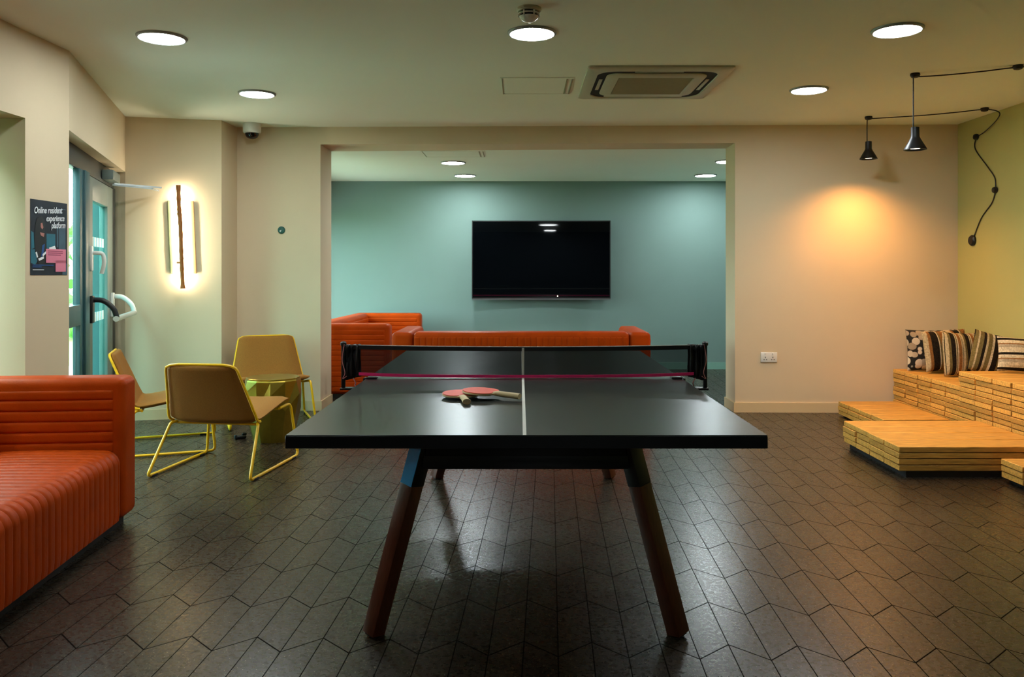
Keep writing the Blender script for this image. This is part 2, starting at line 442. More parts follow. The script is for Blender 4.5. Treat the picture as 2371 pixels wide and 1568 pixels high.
    # daylight portals in the openings
    def portal(name, loc, rot, sx, sy):
        l = bpy.data.lights.new(name, 'AREA'); l.shape = 'RECTANGLE'; l.size = sx; l.size_y = sy; l.cycles.is_portal = True
        o = bpy.data.objects.new(name, l); C.objects.link(o); o.location = loc; o.rotation_euler = rot
    portal('daylight_portal', (-3.08, 3.84, 1.06), (0, radians(-90), 0), 2.12, 1.28)
    portal('daylight_portal', (-2.93, 9.345, 1.2), (0, radians(-90), 0), 1.6, 2.09)
    c = off(P2, 1.1, .30)
    portal('daylight_portal', (c[0], c[1], 1.06), (0, radians(-90), atan2(-nW.y, -nW.x)), 2.12, 2.2)
    # outdoors
    b = BM(); box(b, (-20, 5, -.08), (32, 60, .1)); struct('ground_outside', b, 'grass')
    b = BM(); box(b, (-5.0, 5, -.015), (3.0, 12, .03)); struct('path_outside', b, 'paving')
    b = BM(); rnd = random.Random(3)
    for i in range(1500):
        k = rnd.random()
        cx, cy, cz, rr = [(-8.0, 9.5, .7, 1.1), (-9.0, 11.8, .9, 1.3), (-10.0, 14.5, 1.1, 1.7), (-8.5, 16.5, .9, 1.4)][i % 4]
        d = Vector((rnd.gauss(0, 1), rnd.gauss(0, 1), rnd.gauss(0, 1))).normalized()*rr*(.75+.3*k)
        p = Vector((cx, cy, cz))+d
        if p.z < .03: p.z = .03+rnd.random()*.3
        e = Euler((rnd.random()*6, rnd.random()*6, rnd.random()*6)).to_matrix(); s = .12+.12*rnd.random()
        vs = [b.verts.new(p+e @ Vector(q)) for q in ((-s*.5, 0, 0), (0, -s, .02), (s*.5, 0, 0), (0, s, .02))]
        b.faces.new(vs)
    for i in range(3200):  # added hedge out of view, placed to cut daylight at the left window
        p = Vector((-4.45+rnd.gauss(0, .18), -1+rnd.random()*5.6, .05+rnd.random()*3.2))
        e = Euler((rnd.random()*6, rnd.random()*6, rnd.random()*6)).to_matrix(); s = .14+.12*rnd.random()
        vs = [b.verts.new(p+e @ Vector(q)) for q in ((-s*.6, 0, 0), (0, -s, .02), (s*.6, 0, 0), (0, s, .02))]
        b.faces.new(vs)
    box(b, (-4.6, 1.8, 1.6), (.2, 5.6, 3.2))  # solid middle of the added hedge, blocks more of the sky
    o = obj('foliage', b, 'leaf', None, False); tag(o, 'green leafy shrubs seen through the glass door, with an added unseen hedge blocking window daylight', 'shrubs', kind='stuff')

# ---------------------------------------------------------------- glazed door
def build_door():
    root = bpy.data.objects.new('door_1', None); C.objects.link(root); root['kind'] = 'structure'
    o0 = off(P2, 0, .09)
    root.location = (o0[0], o0[1], 0); root.rotation_euler = (0, 0, atan2(dW.y, dW.x))
    # local: x along the door, y towards outdoors (+), z up; the room is at -y
    def bx(b, x0, x1, z0, z1, y0=.0, y1=.06, bev=.004): box(b, ((x0+x1)/2, (y0+y1)/2, (z0+z1)/2), (x1-x0, y1-y0, z1-z0), None, bev)
    b = BM(); bx(b, -.02, 2.2, 1.98, 2.125); bx(b, -.02, .06, 0, 1.98); bx(b, 2.08, 2.2, 0, 1.98, -.01, .03); bx(b, -.02, .72, 0, .07); obj('frame', b, 'framed', root)
    b = BM(); bx(b, .72, .83, 0, 1.98, -.015, .03); bx(b, .83, .98, 0, 1.98, -.03, .03); obj('mullion', b, 'frame', root)
    b = BM(); bx(b, .06, .72, .91, 1.05, -.02, .03); obj('sidelight_rail', b, 'frame', root)
    b = BM(); bx(b, .06, .72, .07, .91, .005, .012, 0); bx(b, .06, .72, 1.05, 1.98, .005, .012, 0); obj('sidelight_glass', b, 'glass', root, False)
    b = BM(); bx(b, .99, 1.2, .02, 1.97, -.01, .05); bx(b, 1.83, 2.07, .02, 1.97, -.01, .05); bx(b, 1.2, 1.83, .02, .16, -.01, .05); bx(b, 1.2, 1.83, 1.80, 1.97, -.01, .05)
    leaf = obj('door_leaf', b, 'framel', root)
    b = BM(); bx(b, 1.2, 1.83, .16, 1.80, .012, .026, 0); obj('door_glass', b, 'glassc', root, False)
    for zz, hh in ((1.50, .07), (.93, .07)):
        b = BM()
        for k in range(5): bx(b, 1.27+k*.105, 1.33+k*.105, zz-hh/2, zz+hh/2, .006, .010, 0)
        obj('glass_marking', b, 'dots', root, False)
    b = BM(); bx(b, 1.06, 1.12, 1.28, 1.46, -.03, -.01)
    tube(b, spline([(1.09, -.02, 1.41), (1.09, -.06, 1.41), (1.10, -.092, 1.40), (1.11, -.100, 1.34), (1.12, -.082, 1.26)], 8), .015); obj('lever_handle', b, 'white', root)
    # push bar with two bowed arms
    for xx, m in ((1.10, 'blackpl'), (1.98, 'white')):
        b = BM(); bx(b, xx-.04, xx+.04, .90, 1.10, -.035, -.01, .008)
        tube(b, spline([(xx, -.03, 1.07), (xx, -.10, 1.06), (xx, -.165, 1.00), (xx, -.185, .935)], 8), .02); obj('push_bar_arm', b, m, root)
    b = BM(); tube(b, [(1.07, -.185, .93), (2.01, -.185, .93)], .021, 14); obj('push_bar', b, 'chrome', root)
    # overhead closer with its folding arm
    b = BM(); bx(b, 1.62, 1.95, 2.0, 2.08, -.085, -.0, .01); obj('closer_body', b, 'framel', root)
    b = BM(); bar(b, (1.85, -.05, 1.99), (2.02, -.39, 1.985), .025, .012); bar(b, (1.80, -.05, 1.975), (1.80, -.34, 1.955), .022, .012); bar(b, (1.80, -.34, 1.955), (2.03, -.36, 1.96), .022, .012); obj('closer_arm', b, 'chrome', root)

# ---------------------------------------------------------------- lights
def downlight_mesh():
    r = thing('ceiling_downlight', 'x', 'ceiling light', (0, 0, 0))
    b = BM(); lathe(b, [(.121, 0), (.121, -.012), (.124, -.014), (.130, -.012), (.135, -.006), (.136, 0)], 40, cap0=False, cap1=False); obj('trim_ring', b, 'trimring', r)
    b = BM(); lathe(b, [(.1205, -.004), (.1205, -.010), (.112, -.013), (.06, -.0145), (.001, -.015)], 40, cap0=True, cap1=True); obj('diffuser', b, 'down', r)
    return r

def build_downlights():
    G = 'round ceiling downlights'
    d = downlight_mesh(); d.location = (-2.022, 4.60, ZC); d['label'] = 'lit round ceiling downlight over the orange sofa and the poster column'; d['group'] = G
    for (x, y), l in (((.067, 4.511), 'lit round ceiling downlight just behind the smoke detector, over the table net'),
                      ((2.063, 4.455), 'lit round ceiling downlight in front of the black pendants, beside the warm corner'),
                      ((-1.954, 6.055), 'lit round ceiling downlight close to the white dome camera'),
                      ((2.10, 5.925), 'lit round ceiling downlight between the air conditioner and the two black pendants')):
        dup(d, (x, y, ZC), 0, l, G)
    dup(d, (-2.03, 3.0, ZC), 0, 'round ceiling downlight out of frame, shining straight down on the ribbed seat', G)
    for y in (-2.1, -5.3): dup(d, (.5, y, ZC), 0, 'round ceiling downlight seen only mirrored in the television screen', G)
    for o in [d]+[q for q in C.objects if q.name.startswith('ceiling_downlight') and (q.location.x < -2 and q.location.y < 4 or q.location.y > 4.3 and q.location.y < 4.55)]:
        for ch in o.children:
            if ch.name.startswith('diffuser'):
                ch.data = ch.data.copy(); ch.data.materials.clear(); ch.data.materials.append(MT['dimdown' if o.location.y > 4.59 else 'middown'])
    G2 = 'round downlights in the alcove ceiling'
    for i, ((x, y), l) in enumerate((((-.721, 8.784), 'lit downlight in the alcove ceiling next to the access hatch'),
                      ((-.672, 9.97), 'lit downlight in the alcove ceiling above the television, by its wall'),
                      ((2.265, 9.95), 'lit downlight in the alcove ceiling by the bright patch of grey green wall'),
                      ((2.215, 8.68), 'lit downlight in the alcove ceiling half hidden by the edge of the opening'))):
        q = dup(d, (x, y, ZA), 0, l, G2)
        for ch in q.children:
            if ch.name.startswith('diffuser'):
                ch.data = ch.data.copy(); ch.data.materials.clear(); ch.data.materials.append(MT['alcdown'])

def build_pendants():
    def lamp(r, drop):
        b = BM(); z = -drop
        lathe(b, [(.008, z+.004), (.026, z), (.027, z-.062), (.034, z-.078), (.070, z-.142), (.072, z-.150), (.066, z-.150), (.030, z-.082), (.022, z-.066)], 36, cap0=True, cap1=True); obj('lamp_shade', b, 'shade', r)
        b = BM(); lathe(b, [(.016, z-.075), (.028, z-.10), (.037, z-.132), (.035, z-.140), (.001, z-.142)], 28); obj('bulb', b, 'bulb', r)
        l = bpy.data.lights.new('pendant_beam', 'SPOT'); l.energy = 84; l.color = (1.0, .46, .12); l.spot_size = radians(142); l.spot_blend = 1.0; l.shadow_soft_size = .03
        o = bpy.data.objects.new('pendant_beam', l); C.objects.link(o); o.parent = r; o.location = (0, 0, z-.156)
    # the pendant over the steps
    x, y = 2.641, 5.447
    r = thing('pendant_lamp', 'black cone pendant lamp hanging on the longer cord above the timber steps', 'pendant lamp', (x, y, ZC), 0, 'black cone pendant lamps')
    lamp(r, .361)
    b = BM(); tube(b, spline([(-.012, 0, -.365), (-.012, 0, -.05), (-.010, 0, -.018), (.03, -.004, -.022), (.16, -.07, -.028), (.36, -.15, -.024), (.54, -.212, -.014), (.80, -.3, -.016)], 8), .0045, 8); obj('cord', b, 'blackpl', r)
    for (cx, cy), lx in (((.0, 0), .05), ((.555, -.217), .055)):
        b = BM(); lathe(b, [(.03, 0), (.032, -.012), (.024, -.026), (.01, -.030)], 20, (cx, cy, 0)); obj('cord_clip', b, 'blackpl', r)
    # the pendant by the wall, its cord swagged to the wall outlet
    x, y = 2.98, 6.968
    r = thing('pendant_lamp', 'black cone pendant lamp on the short cord, lighting the orange patch of wall', 'pendant lamp', (x, y, ZC), 0, 'black cone pendant lamps')
    lamp(r, .214)
    def W(px, py): Y = 3.935*F/(px-VX); return (3.935-x, Y-y, H-(py-VY)*Y/F-ZC)
    w1, w2, w3 = W(2261, 317), W(2305, 440), W(2252, 557)
    b = BM(); tube(b, spline([(-.012, 0, -.22), (-.012, 0, -.05), (-.004, 0, -.02), (.04, -.02, -.020), (.35, -.18, -.026), (.60, -.29, -.020), (.78, -.368, -.012), (.90, -.36, -.03), (.94, -.28, -.07), (.945, -.1, -.14), w1], 8)+
                    spline([w1, (w1[0], w1[1]+.02, w1[2]-.10), (w1[0], (w1[1]+w2[1])/2-.03, (w1[2]+w2[2])/2-.04), (w1[0], w2[1]+.01, w2[2]+.10), w2], 8)+
                    spline([w2, (w1[0], w2[1]+.05, w2[2]-.1), (w1[0], (w2[1]+w3[1])/2+.04, (w2[2]+w3[2])/2-.02), w3], 8), .0045, 8); obj('cord', b, 'blackpl', r)
    for cx, cy in ((.0, 0), (.783, -.368)):
        b = BM(); lathe(b, [(.03, 0), (.032, -.012), (.024, -.026), (.01, -.030)], 20, (cx, cy, 0)); obj('cord_clip', b, 'blackpl', r)
    for w, rr, nm in ((w1, .026, 'cord_clip'), (w2, .026, 'cord_clip'), (w3, .045, 'wall_outlet')):
        b = BM(); lathe(b, [(rr, 0), (rr*1.05, .015), (rr*.8, .028), (rr*.3, .032)], 24)
        bmesh.ops.transform(b, matrix=Matrix.Translation((3.942-x, w[1], w[2])) @ Matrix.Rotation(radians(-90), 4, 'Y'), verts=b.verts)
        obj(nm, b, 'blackpl', r)

def build_sconce():
    # on the wall beside the door
    X0 = -2.928; Y0 = 6.966+.229*(X0+3.374); a = atan2(.229, 1)
    r = thing('wall_light', 'tall backlit wooden stick wall light between two flat bars beside the glass door', 'wall light', (X0, Y0, 1.572), a)
    b = BM(); pts = spline([(-.018, -.085, .443), (-.012, -.085, .25), (-.002, -.085, .12), (.006, -.085, -.15), (.010, -.085, -.25), (.018, -.085, -.443)], 8)
    n = len(pts); tube(b, pts, [.016+.003*(abs(sin(i*.9)) > .96)+.003*(i in (0, 1, n-1, n-2)) for i in range(n)], 12); obj('stick', b, 'wood', r)
    for s, m, z in ((-1, 'barl', .0), (1, 'barr', 0)):
        b = BM(); box(b, (s*.092, -.009, -.0), (.030, .014, .63), Euler((0, radians(-2.2), 0)), .004); obj('side_bar', b, m, r)
    for z in (.20, -.22):
        b = BM(); box(b, (-.02, -.035, z), (.03, .07, .018), None, .004); obj('bracket', b, 'barr', r)
    b = BM(); box(b, (0, -.050, 0), (.014, .008, .80), Euler((0, radians(-2.2), 0))); obj('led_strip', b, 'led', r, False)

# ---------------------------------------------------------------- seating
def rib_panel(bm, fn, U, V, pitch, h=.012, nu=10):
    """padded panel: ribs run along u, grooves repeat over v. fn(u, v, n) -> point"""
    nr = max(1, round(V/pitch)); pv = V/nr; nv = nr*8
    def pt(a, c):
        u, v = a*U, c*V
        e = min(u, U-u, v, V-v)
        lift = h*min(1, sqrt(max(0, 1-(1-min(1, e/.02))**2)))
        d = abs((v/pv+.5) % 1-.5)*pv
        g = .0055*math.exp(-(d/.0055)**2)
        return fn(u, v, lift-g*(1 if e > .004 else .4))
    us = [0, .004, .01, .02]+[U*k/nu for k in range(1, nu)]+[U-.02, U-.01, U-.004, U]
    us = sorted(u for u in set(us) if 0 <= u <= U)
    g = [[bm.verts.new(pt(u/U, j/nv)) for j in range(nv+1)] for u in us]
    for i in range(len(us)-1):
        for j in range(nv): bm.faces.new((g[i][j], g[i+1][j], g[i+1][j+1], g[i][j+1]))

def make_sofa(L, D, label):
    """faces -y, origin on the floor under its middle"""
    r = thing('leather_sofa', label, 'sofa', (0, 0, 0), 0, 'orange ribbed leather sofas')
    T, HT, z0, P = .185, .75, .045, .053
    b = BM(); box(b, (0, 0, .0225), (L-.10, D-.10, .045)); obj('plinth', b, 'plinth', r)
    hx = L/2
    for s in (-1, 1):
        b = BM(); box(b, (s*(hx-T/2), 0, (z0+HT)/2), (T, D, HT-z0), None, .042, 5); a = obj('armrest', b, 'leather', r)
        for side in (-1, 1):
            xx = s*(hx-T/2)+side*T/2
            b = BM(); rib_panel(b, lambda u, v, n: (xx+side*(n-.004), -D/2+.045+u, z0+.02+v), D-.09, HT-z0-.075, P, .010); obj('ribbed_panel', b, 'leather', a)
    b = BM(); box(b, (0, D/2-T/2, (z0+HT)/2), (L-2*T-.004, T, HT-z0), None, .042, 5); bk = obj('backrest', b, 'leather', r)
    b = BM(); rib_panel(b, lambda u, v, n: (-(L/2-T)+.01+v, D/2+n-.004, z0+.02+u), HT-z0-.06, L-2*T-.02, P, .010); obj('ribbed_panel', b, 'leather', bk)
    b = BM(); rib_panel(b, lambda u, v, n: (-(L/2-T)+.01+u, D/2-T-n+.004, z0+.02+v), L-2*T-.02, HT-z0-.075, P, .010); obj('ribbed_panel', b, 'leather', bk)
    # seat: one long cushion, ribs from front to back, wrapped over the front edge
    b = BM(); W = L-2*T-.006; y1, y0, zt, zb, R = D/2-T, -D/2, .405, z0, .075
    prof = [(y0+.02, zb, 0, -1), (y0+.004, zb+.012, -1, 0)]
    for k in range(1, 6): prof.append((y0, zb+(zt-R-zb)*k/6, -1, 0))
    for k in range(9):
        t = pi/2*k/8; prof.append((y0+R-R*cos(t), zt-R+R*sin(t), -cos(t), sin(t)))
    for k in range(1, 9): prof.append((y0+R+(y1-y0-R)*k/8, zt+.006*sin(pi*k/8), 0, 1))
    nr = round(W/P); pw = W/nr; nx = nr*8
    rows = []
    for i in range(nx+1):
        x = -W/2+W*i/nx; d = abs((i/8+.5) % 1-.5)*pw; e = min(W/2-abs(x), .06)/.06
        g = .0055*math.exp(-(d/.006)**2)+.03*(1-sqrt(max(0, 1-(1-e)**2)))
        rows.append([b.verts.new((x, p[0]-p[2]*g, p[1]-p[3]*g)) for p in prof])
    for i in range(nx):
        for j in range(len(prof)-1): b.faces.new((rows[i][j], rows[i+1][j], rows[i+1][j+1], rows[i][j+1]))
    for rw in (rows[0], rows[-1]):
        bt = b.verts.new((rw[0].co.x, y1, zb)); b.faces.new(list(rw)+[bt])
    obj('seat', b, 'leather', r)
    return r

def build_sofas():
    s = make_sofa(2.25, .84, 'orange leather sofa under the poster, its ribbed seat and horizontally ribbed arm showing')
    s.location = (-2.292, 3.05, 0); s.rotation_euler.z = radians(95.2)
    dup(s, (.011, 7.475, 0), radians(180), 'orange leather sofa seen from behind in the opening, facing the television')
    dup(s, (-1.69, 9.26, 0), radians(88.3), 'orange leather sofa standing sideways in the alcove against the grey green wall')

def make_chair(label):
    """faces +y"""
    r = thing('lounge_chair', label, 'chair', (0, 0, 0), 0, 'tan and yellow lounge chairs')
    cl = spline([(0, -.332, .700), (0, -.258, .53), (0, -.20, .39), (0, -.168, .340), (0, -.10, .332), (0, .10, .366), (0, .26, .392), (0, .325, .388)], 8)
    n = len(cl); s = [0]
    for i in range(1, n): s.append(s[-1]+(cl[i]-cl[i-1]).length)
    Lg = s[-1]
    def hw(d):
        w = .225+.065*min(1, d/.36)
        for e, rr in ((d, .032), (Lg-d, .03)):
            if e < rr: w = w-rr+sqrt(max(0, rr*rr-(rr-e)**2))
        return w
    nrm = []
    for i in range(n):
        t = (cl[min(i+1, n-1)]-cl[max(i-1, 0)]).normalized(); nrm.append(Vector((0, -t.z, t.y)))
    def slab(i0, i1, name):
        b = BM(); m = 12; T = .021
        fr, bk = [], []
        for i in range(i0, i1+1):
            w = hw(s[i]); a, c = [], []
            for k in range(m+1):
                x = -w+2*w*k/m; q = abs(2*k/m-1)
                dish = .012*q*q
                th = T*(sqrt(max(0, 1-q**8))*.86+.14)
                th *= min(1, (min(s[i], Lg-s[i])+.004)/.012)
                p = Vector((x, 0, 0))+cl[i]+nrm[i]*(-dish if False else dish)
                a.append(b.verts.new(p+nrm[i]*th)); c.append(b.verts.new(p-nrm[i]*th))
            fr.append(a); bk.append(c)
        for g in (fr, bk):
            for i in range(len(g)-1):
                for k in range(m): b.faces.new((g[i][k], g[i][k+1], g[i+1][k+1], g[i+1][k]))
        for i in range(len(fr)-1):
            for k in (0, m): b.faces.new((fr[i][k], fr[i+1][k], bk[i+1][k], bk[i][k]))
        for i in (0, -1):
            for k in range(m): b.faces.new((fr[i][k], fr[i][k+1], bk[i][k+1], bk[i][k]))
        return obj(name, b, 'fabric', r, True, 50)
    kj = 26
    slab(0, kj, 'backrest'); slab(kj, n-1, 'seat')
    left = [Vector((-hw(s[i])-.004, 0, 0))+cl[i]-nrm[i]*.004 for i in range(30)]
    path = list(reversed(left))+[Vector((-hw(0)*(1-2*k/8), 0, 0))+cl[0]+Vector((0, 0, .004)) for k in range(1, 8)]+[Vector((-p.x, p.y, p.z)) for p in left]
    b = BM(); tube(b, path, .0085, 8); obj('rim', b, 'yellow', r)
    for sd in (-1, 1):
        b = BM(); tube(b, fillet([(sd*.27, .20, .355), (sd*.295, .315, .372), (sd*.335, .352, .011), (sd*.335, -.362, .011), (sd*.295, -.165, .312), (sd*.27, -.13, .314)], .04, 6), .0095, 10); lg = obj('sled_leg', b, 'yellow', r)
        for yy in (.27, -.29):
            b = BM(); box(b, (sd*.335, yy, .006), (.024, .06, .012), None, .003); obj('glide', b, 'blackpl', lg)
    b = BM()
    for yy, zz in ((.19, .352), (-.125, .307)): tube(b, [(-.272, yy, zz), (.272, yy, zz)], .0085, 8)
    obj('seat_rod', b, 'yellow', r)
    return r

def build_chairs():
    def rz(f): return atan2(-f[0], f[1])
    c = make_chair('tan lounge chair on yellow wire legs, its back turned to the room')
    c.location = (-1.915, 5.33, 0); c.rotation_euler.z = rz((.139, .99))
    dup(c, (-2.128, 6.93, 0), rz((.38, -.92)), 'tan lounge chair on yellow wire legs, facing out behind the gold side table')
    dup(c, (-2.60, 5.95, 0), rz((.936, .35)), 'tan lounge chair on yellow wire legs, edge-on beside the glass door')
    # faceted gold table
    b = BM(); n = 12; R = []
    def ring(rf, zf, ph): return [b.verts.new((rf(i)*cos(2*pi*(i+ph)/n), rf(i)*sin(2*pi*(i+ph)/n), zf(i))) for i in range(n)]
    rg = [ring(lambda i: .150, lambda i: 0, 0), ring(lambda i: .232 if i % 2 else .205, lambda i: .36 if i % 2 else .24, 0), ring(lambda i: .205, lambda i: .455, 0), ring(lambda i: .200, lambda i: .465, 0)]
    for a, c2 in zip(rg, rg[1:]):
        for i in range(n):
            j = (i+1) % n
            b.faces.new((a[i], a[j], c2[j])); b.faces.new((a[i], c2[j], c2[i]))
    b.faces.new(list(reversed(rg[0]))); b.faces.new(rg[-1])
    r = thing('side_table', 'gold faceted drum side table standing between the lounge chairs', 'side table', (-1.875, 6.19, 0), .2)
    obj('body', b, 'gold', r, False)
    b = BM(); lathe(b, [(.196, .4652), (.196, .473), (.19, .476)], 12); obj('tabletop', b, 'gold', r, False)
    b = BM(); box(b, (0, 0, .014), (.085, .035, .026), None, .01, 3); box(b, (.03, .004, .034), (.035, .02, .018), None, .006, 2)
    box(b, (-.035, 0, .018), (.02, .03, .03), None, .006, 2)
    o = obj('floor_clip', b, 'blackpl'); o.location = (-2.13, 6.21, 0); o.rotation_euler.z = radians(35)
    tag(o, 'small black plastic lump lying on the floor beside the gold table', 'plastic clip')

# ---------------------------------------------------------------- games table
TX, TY = .0205, 3.943
def build_table():
    r = thing('table_tennis_table', 'large black table tennis table with splayed wooden legs', 'games table', (TX, TY, 0))
    HY, HXX = 1.37, .7625
    b = BM(); box(b, (0, 0, .7585), (2*HXX-.002, 2*HY-.002, .003), None, .001, 1); tp = obj('tabletop', b, 'top', r)
    b = BM(); box(b, (0, 0, .737), (2*HXX, 2*HY, .040), None, .002, 1); obj('edge_band', b, 'topedge', tp)
    b = BM(); box(b, (-.006, 0, .76015), (.0115, 2*HY-.004, .0006)); obj('centre_line', b, 'line', tp, False)
    for sy in (-1, 1):
        for sx in (-1, 1):
            fy = sy*1.085
            foot, topp = Vector((sx*.537, fy, .0)), Vector((sx*.352, fy-sy*.02, .716))
            k = .735; mid = foot+(topp-foot)*k
            b = BM(); bar(b, foot+(topp-foot)*.012, mid, .058, .058, .003, radians(45)); lg = obj('leg', b, 'walnut', r)
            b = BM(); bar(b, mid-(topp-foot)*.0, topp, .060, .060, .003, radians(45)); br = obj('leg_bracket', b, 'black', lg)
            b = BM(); bar(b, foot+Vector((0, 0, .001)), foot+(topp-foot)*.014, .040, .040, 0, radians(45)); obj('foot_pad', b, 'dark', lg)
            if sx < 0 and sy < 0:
                # blue slab painting reflected daylight onto the outer face of this bracket
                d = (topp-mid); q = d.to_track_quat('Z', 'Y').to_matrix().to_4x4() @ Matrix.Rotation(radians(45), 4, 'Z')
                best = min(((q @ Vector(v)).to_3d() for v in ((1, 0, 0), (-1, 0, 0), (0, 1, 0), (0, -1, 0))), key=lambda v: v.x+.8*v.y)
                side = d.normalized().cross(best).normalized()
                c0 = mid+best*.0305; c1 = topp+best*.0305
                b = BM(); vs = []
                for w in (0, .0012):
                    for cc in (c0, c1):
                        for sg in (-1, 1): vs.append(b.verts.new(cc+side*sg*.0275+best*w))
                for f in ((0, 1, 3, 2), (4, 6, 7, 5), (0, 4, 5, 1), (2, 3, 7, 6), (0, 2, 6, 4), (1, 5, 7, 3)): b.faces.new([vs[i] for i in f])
                obj('face_plate', b, 'blue', br, False, label='daylight reflection painted as a blue plate')  # stands for reflected daylight, not a plate of the bracket
        yb = sy*1.07
        b = BM(); box(b, (0, yb, .672), (.70, .05, .088), None, .004); box(b, (0, yb-sy*.03, .610), (.72, .11, .05), None, .004); obj('cross_beam', b, 'black', r)
    for sx in (-1, 1):
        b = BM(); box(b, (sx*.25, 0, .692), (.05, 2.05, .048), None, .003); obj('rail', b, 'black', r)

    # net
    r = thing('table_tennis_net', 'black net with pink lower edge clamped across the games table', 'net', (TX, TY, .76))
    NW = .865
    def sag(x): return .010*(1-(x/NW)**2)
    def netp(u, v):
        x = -NW+2*NW*u; zb = .012-.007*(1-(x/NW)**2); zt = .160-sag(x)
        return (x, .004*sin(x*9)*v*(1-v)*4, zb+(zt-zb)*v)
    b = BM(); grid(b, netp, 60, 8); obj('net_cloth', b, 'net', r)
    def strip(name, m, f0, f1, t, xa=-NW, xb=NW):
        b = BM(); n = 50; ra = []
        for i in range(n+1):
            x = xa+(xb-xa)*i/n; z0, z1 = f0(x), f1(x)
            ra.append([b.verts.new((x, y, z)) for y, z in ((-t, z0), (t, z0), (t, z1), (-t, z1))])
        for a, c in zip(ra, ra[1:]):
            for k in range(4): b.faces.new((a[k], a[(k+1) % 4], c[(k+1) % 4], c[k]))
        b.faces.new(ra[0]); b.faces.new(list(reversed(ra[-1]))); return obj(name, b, m, r, False)
    strip('top_tape', 'netband', lambda x: .141-sag(x), lambda x: .160-sag(x), .003)
    strip('pink_edge', 'pink', lambda x: .006-.004*(1-(x/NW)**2)+.012*(abs(x)/NW)**4, lambda x: .020-.004*(1-(x/NW)**2)+.012*(abs(x)/NW)**4, .004, -.80, .82)
    b = BM(); tube(b, [(-NW+2*NW*i/50, 0, .1615-sag(-NW+2*NW*i/50)) for i in range(51)], .0022, 6); obj('top_cord', b, 'line', r)
    b = BM(); box(b, (-.006, -.0045, .082), (.0115, .003, .130)); obj('centre_strap', b, 'line', r, False)
    for sx in (-1, 1):
        b = BM()
        def gath(u, v):
            x = sx*(NW-.075+.085*u); z = .008+(.165-.008)*v - .03*(1-u)*(1-v)*0
            return (x, .012*sin(u*22)*(.3+.7*v)+.006*sin(v*7+u*5), z+.010*u*sin(v*6)-.02*u*(1-v))
        grid(b, gath, 16, 10); 
        so = obj('end_sleeve', b, 'netband', r)
        so.modifiers.new('thickness', 'SOLIDIFY').thickness = .003
        b = BM(); xp = sx*(NW+.010)
        box(b, (xp, 0, .055), (.018, .018, .205), None, .003); lathe(b, [(.008, .155), (.015, .160), (.015, .172), (.008, .178)], 14, (xp, 0, 0)); obj('post', b, 'blackpl', r)
        b = BM(); box(b, (sx*(NW-.035), 0, -.050), (.115, .05, .010), None, .002); box(b, (sx*.735, 0, .0035), (.05, .06, .006), None, .002)
        box(b, (sx*.771, 0, -.025), (.008, .06, .055), None, .002); box(b, (sx*.735, 0, -.050), (.06, .05, .008), None, .002); obj('clamp', b, 'black', r)
        b = BM(); tube(b, spline([(xp-sx*.008, -.014, .165), (xp+sx*.002, -.016, .09), (xp-sx*.012, -.02, .03), (xp, -.014, .0), (xp-sx*.02, -.018, .012)], 8), .0022, 6)
        tube(b, spline([(xp-sx*.05, -.012, .002), (xp-sx*.062, -.014, -.02), (xp-sx*.058, -.012, -.034), (xp-sx*.07, -.012, -.044)], 6), .003, 6); obj('tie_cord', b, 'cord', r)

def build_bats():
    def bat(label, loc, rotz, tilt):
        """handle points to +x; origin at the blade's middle underside"""
        r = thing('table_tennis_bat', label, 'bat', loc, 0, 'red table tennis bats'); r.rotation_mode = 'XYZ'
        r.rotation_euler = (tilt[0], tilt[1], rotz)
        def outline(k):
            pts = []
            for i in range(40):
                t = 2*pi*i/40; x, y = .079*k*cos(t), .075*k*sin(t)
                if x > .05*k: y *= max(0.30, 1-(x/k-.05)*9)
                pts.append((x, y))
            return pts
        b = BM(); prism(b, outline(1), .002, .008); obj('blade', b, 'ply', r)
        tri = [(min(x, .062), y) for x, y in outline(.985)]
        b = BM(); prism(b, tri, .008, .0105); obj('rubber', b, 'rubber', r)
        b = BM(); prism(b, tri, 0, .002); obj('rubber', b, 'rubberb', r)
        b = BM(); P = []
        for x, w, h in ((.058, .020, .007), (.075, .0145, .012), (.10, .0135, .0125), (.15, .0150, .013), (.172, .0172, .0135), (.176, .0165, .0125)):
            P.append([b.verts.new((x, w*cos(a)*(1 if abs(cos(a)) < .9 else 1), .0055+h*sin(a)*.9)) for a in [2*pi*k/16 for k in range(16)]])
        for a, c in zip(P, P[1:]):
            for k in range(16): b.faces.new((a[k], a[(k+1) % 16], c[(k+1) % 16], c[k]))
        b.faces.new(P[0]); b.faces.new(list(reversed(P[-1]))); obj('handle', b, 'ply', r)
    bat('red table tennis bat lying underneath, its handle pointing at the table edge', (-.243, 3.335, .7700), radians(-78), (0, radians(1.5)))
    bat('red table tennis bat lying on top of the other, handle beside the white line', (-.158, 3.325, .7815), radians(-27), (0, radians(2.6)))

